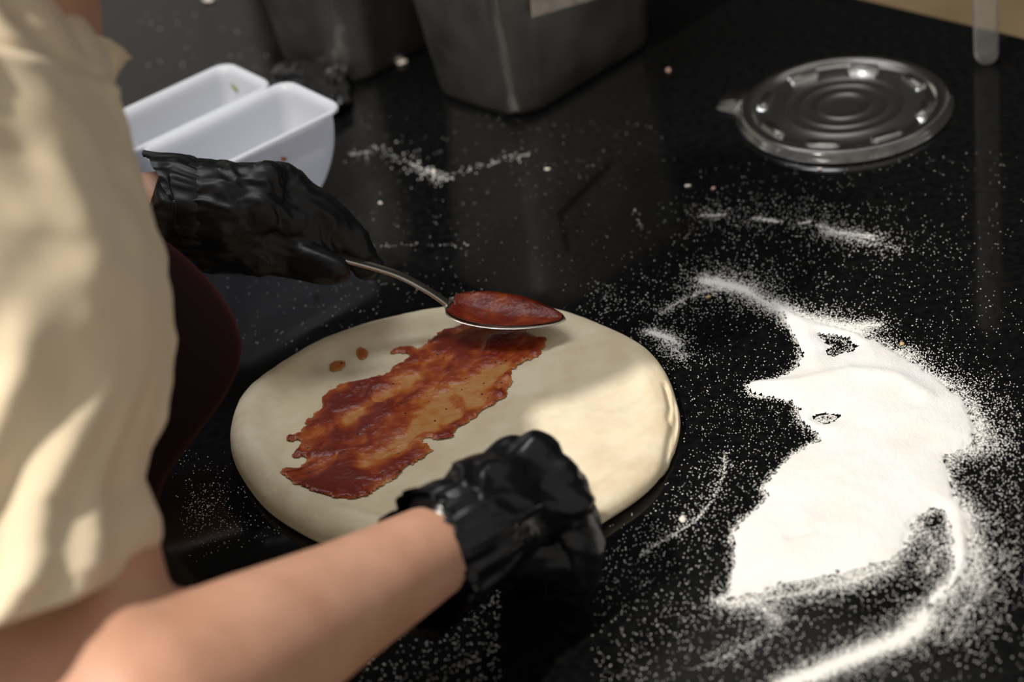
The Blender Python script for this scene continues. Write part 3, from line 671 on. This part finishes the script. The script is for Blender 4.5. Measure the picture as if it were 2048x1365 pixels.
# 1. fuzzy border of the pile
cand = np.column_stack([rng.uniform(lo[0]-.05, hi[0]+.06, 700000), rng.uniform(lo[1]-.05, hi[1]+.05, 700000)])
D, wh = segdist(cand, fxy); ins_ = inside(cand, fxy) & (D > fsoft[wh]*.3); sf = fsoft[wh]
nz = .6+.9*np.clip(fbm(np.column_stack([cand*70, cand[:, 0]*0]), 121, 3)+.3, 0, 1.5)
pb = np.where(ins_, 0, np.clip(1.1*np.exp(-D/(sf*.40)), 0, 1)*nz+.018*np.exp(-D/.04))
k = rng.random(len(cand)) < pb*.62; add(cand[k], rng.uniform(.00016, .00042, k.sum()))
for h in holes:
    q = h.min(0)+rng.random((900, 2))*(h.max(0)-h.min(0)); dh, _ = segdist(q, h); k = inside(q, h) & (rng.random(900) < np.exp(-dh/.0016)+.06); add(q[k], rng.uniform(.0002, .0004, k.sum()))
# 2. streaks of scattered flour: pixel path, spread (m), grains
def streak(path, spread, n, smin=.00016, smax=.0004, power=1.):
    p = px2xy(path); seg = np.hypot(*np.diff(p, axis=0).T); cs = np.r_[0, np.cumsum(seg)]
    t = rng.random(n)*cs[-1]; q = np.column_stack([np.interp(t, cs, p[:, 0]), np.interp(t, cs, p[:, 1])])
    off = rng.normal(size=(n, 2))*spread*rng.random((n, 1))**power; add(q+off, rng.uniform(smin, smax, n))
streak([(1400,560),(1440,565),(1490,580),(1530,605),(1560,622)], .008, 3600); streak([(1410,562),(1460,572),(1500,585)], .004, 1800)
streak([(1545,605),(1600,640),(1680,655),(1760,650)], .007, 4200); streak([(1600,645),(1650,660),(1720,665)], .005, 3000)
streak([(1395,560),(1450,560),(1520,590)], .022, 1300, power=.5)
streak([(1320,630),(1365,600),(1400,585),(1450,575)], .005, 500)
streak([(1290,662),(1330,672),(1360,690)], .005, 900); streak([(1300,665),(1345,680)], .0025, 700); streak([(1330,680),(1370,720)], .012, 700)
streak([(1505,436),(1560,444)], .0024, 200); streak([(1598,448),(1620,443)], .002, 90); streak([(1632,450),(1680,465),(1750,473)], .0026, 420); streak([(1640,462),(1750,478)], .006, 420)
streak([(1390,425),(1500,440),(1640,440),(1700,470)], .026, 800, .00015, .00035, .6); streak([(1400,432),(1450,430)], .004, 120); streak([(1640,465),(1760,490),(1800,500)], .016, 600, .00015, .0004)
streak([(1270,415),(1275,435),(1282,455)], .002, 26)
streak([(700,310),(760,300),(830,330),(880,355),(895,358)], .010, 150, .0003, .0008); streak([(830,335),(870,350),(890,356)], .005, 45, .00025, .0006); streak([(900,350),(960,335),(1010,315),(1060,312)], .006, 60, .0003, .0006)
streak([(740,495),(830,490),(950,492)], .004, 30)
streak([(1280,1112),(1330,1080),(1390,1045),(1425,1000),(1448,950),(1450,905)], .0014, 300); streak([(1280,1112),(1400,1030),(1450,920)], .012, 350, .00015, .0004)
streak([(1560,1372),(1640,1345),(1700,1318),(1760,1295),(1810,1275),(1850,1240)], .0045, 9000, .0002, .00045); streak([(1560,1372),(1700,1318),(1810,1275),(1860,1225)], .011, 4200, .0002, .0004)
streak([(1500,1200),(1535,1225),(1560,1250)], .008, 500); streak([(1450,1210),(1560,1195),(1700,1165),(1790,1130)], .011, 2600); streak([(1420,1330),(1500,1290),(1560,1250)], .010, 350)
streak([(1840,1050),(1880,1100),(1850,1150)], .014, 900, .0002, .0004)
streak([(1950,1100),(1960,1180),(1900,1280)], .022, 1500, .0002, .0004)
# 3. thin sprinkling
def sprinkle(poly, n, smin=.00015, smax=.00038):
    p = px2xy(poly); q = p.min(0)+rng.random((n*3, 2))*(p.max(0)-p.min(0)); q = q[inside(q, p)][:n]
    k = rng.random(len(q)) < .35+.65*np.clip(fbm(np.column_stack([q*24, q[:, 0]*0]), 131, 3)+.4, 0, 1); add(q[k], rng.uniform(smin, smax, k.sum()))
sprinkle([(1180,480),(1500,380),(1850,420),(2048,600),(2048,1365),(1250,1365),(1180,1150),(1350,950),(1370,760),(1300,640)], 2000)
sprinkle([(1380,780),(1600,820),(1540,960),(1480,1060),(1440,1200),(1500,1365),(1180,1365),(1190,1120),(1380,940)], 1500)
sprinkle([(1800,860),(2048,780),(2048,1120),(1960,1180),(1900,920)], 1300)
sprinkle([(700,1250),(1000,1180),(1000,1365),(560,1400)], 700, .0002, .0005)
sprinkle([(330,900),(450,900),(600,1060),(380,1130)], 420, .00015, .0004); sprinkle([(380,960),(460,970),(470,1060),(370,1080)], 220)
sprinkle([(440,540),(740,540),(760,620),(500,720)], 240, .00015, .0004)
sprinkle([(680,200),(1300,240),(1420,400),(1300,600),(760,600),(680,420)], 620, .00012, .0003)
sprinkle([(260,20),(480,20),(560,130),(280,160)], 40, .0003, .0006)
sprinkle([(1400,320),(2048,300),(2048,560),(1400,480)], 420, .00015, .0003)
sprinkle([(720,560),(1000,560),(1000,605),(520,740)], 160)
sprinkle([(1180,560),(1420,620),(1340,720),(1150,620)], 500)
G_ = np.vstack(G_)
xy = G_[:, :2]; s = G_[:, 2]
# keep grains off the dough
a = np.arctan2(xy[:, 1]-dc[1], xy[:, 0]-dc[0]); k = np.hypot(xy[:, 0]-dc[0], xy[:, 1]-dc[1]) > dR(a)+.0008
nn_ = xy@N[:2]; k &= (nn_ > EDGE0+.004) & (nn_ < EDGE1-.004)
xy, s = xy[k], s[k]; n = len(s)
tet = np.array([[1, 0, -.5], [-.5, .87, -.5], [-.5, -.87, -.5], [0, 0, .9]])
ra = rng.random(n)*6.283; ca, sa = np.cos(ra), np.sin(ra); el_ = rng.uniform(.7, 1.35, (n, 2))
V = np.empty((n, 4, 3))
for j in range(4):
    x_, y_ = tet[j, 0]*el_[:, 0], tet[j, 1]*el_[:, 1]
    V[:, j, 0] = xy[:, 0]+s*1.15*(x_*ca-y_*sa); V[:, j, 1] = xy[:, 1]+s*1.15*(x_*sa+y_*ca); V[:, j, 2] = s*(tet[j, 2]+.5)
V = V.reshape(-1, 3); b = np.arange(n)[:, None]*4
Fc = np.stack([b+np.array(q) for q in ((0, 1, 3), (1, 2, 3), (2, 0, 3))], 1).reshape(-1, 3)
me = bpy.data.meshes.new('flour_grains'); me.vertices.add(len(V)); me.vertices.foreach_set('co', V.ravel())
me.loops.add(Fc.size); me.loops.foreach_set('vertex_index', Fc.ravel().astype(np.int32)); me.polygons.add(len(Fc)); me.polygons.foreach_set('loop_start', (np.arange(len(Fc))*3).astype(np.int32)); me.update(calc_edges=True); me.validate()
tag(link('flour_grains', me, GRAIN, None, False), 'fine loose flour grains scattered over the black counter', 'flour', kind='stuff')
print('GRAINS', n)

# ------------------------------------------------------------------ crumbs and specks
CR = {'pale': mat('pale_crumb', (.82, .76, .68), .8), 'pink': mat('pink_crumb', (.66, .40, .34), .7), 'green': mat('herb_green', (.16, .22, .03), .7), 'red': mat('sauce_red', (.40, .09, .02), .5), 'toast': mat('toasted_crumb', (.62, .42, .22), .8)}
def crumb(name, pos, rx, ry, rz, ang, m, label, cat, seed, normal=Z, group=None):
    bm = bmesh.new(); bmesh.ops.create_icosphere(bm, subdivisions=2, radius=1)
    v = np.array([q.co[:] for q in bm.verts]); f = [[q.index for q in k.verts] for k in bm.faces]; bm.free()
    v = v*(1+.35*noise(v*1.7, seed)[:, None]); nz = np.array(normal)/np.linalg.norm(normal)
    a = np.cross(nz, [0, 1, .01]); a /= np.linalg.norm(a); b_ = np.cross(nz, a); a2 = a*math.cos(ang)+b_*math.sin(ang); b2 = -a*math.sin(ang)+b_*math.cos(ang)
    q = np.outer(v[:, 0]*rx, a2)+np.outer(v[:, 1]*ry, b2)+np.outer((v[:, 2]-v[:, 2].min())*rz, nz)
    o = mesh_obj(name, q, f, CR[m]); o.location = tuple(pos); return tag(o, label, cat, group)
B = 'crumbs scattered on the counter'
for i, (x, y, r, m, lab) in enumerate([
    (805, 128, .0042, 'pale', 'larger white crumb in the gap between the two steel pans'), (800, 122, .0030, 'pale', 'smaller white crumb in the gap between the two steel pans'),
    (1337, 142, .0028, 'pink', 'pinkish crumb on the counter to the side of the labelled pan'), (418, 4, .0055, 'pale', 'large pale crumb beside the unlabelled steel pan'),
    (1376, 374, .0024, 'pale', 'pale crumb on bare counter between the lid and the flour, beside a pinker one'), (1427, 379, .0021, 'pink', 'pinkish crumb on bare counter between the lid and the flour'),
    (1366, 1042, .0030, 'pale', 'bright white crumb on the thin flour line beside the dough'), (761, 408, .0018, 'pale', 'pale crumb beside the corner of the front white tub'),
    (1095, 340, .0020, 'pale', 'single pale crumb on the counter in front of the labelled pan'), (1417, 596, .0020, 'toast', 'small tan crumb at the thin curved end of the flour'),
    (1804, 690, .0022, 'toast', 'tan crumb on the edge of the thick flour'), (868, 345, .0026, 'pale', 'pale crumb in the faint flour trail in front of the pans'),
    (1640, 340, .0018, 'pale', 'tiny pale crumb just in front of the clear lid')]):
    p = atz(x, y, 0); crumb('crumb', p+Z*.0001, r, r*.62, r*.35, .4+i*.7, m, lab, 'crumb', 200+i, group=B)

bpy.context.view_layer.update()
def on_surface(o, px, py):
    ok_, loc, nor, _ = o.ray_cast(Vector(CAM), Vector(ray(px, py))); nor = np.array(nor)
    if nor@ray(px, py) > 0: nor = -nor
    return np.array(loc)+nor*.0002, nor
p, q = on_surface(t2, 470, 175); crumb('herb_flake', p, .0052, .0018, .0006, 1.0, 'green', 'green herb flake stuck to the inner wall of a white tub', 'herb flake', 231, q)
p, q = on_surface(t1, 566, 317); crumb('sauce_speck', p, .0026, .0018, .0006, .9, 'red', 'red sauce speck stuck to the outer side of a white tub', 'sauce speck', 233, q)
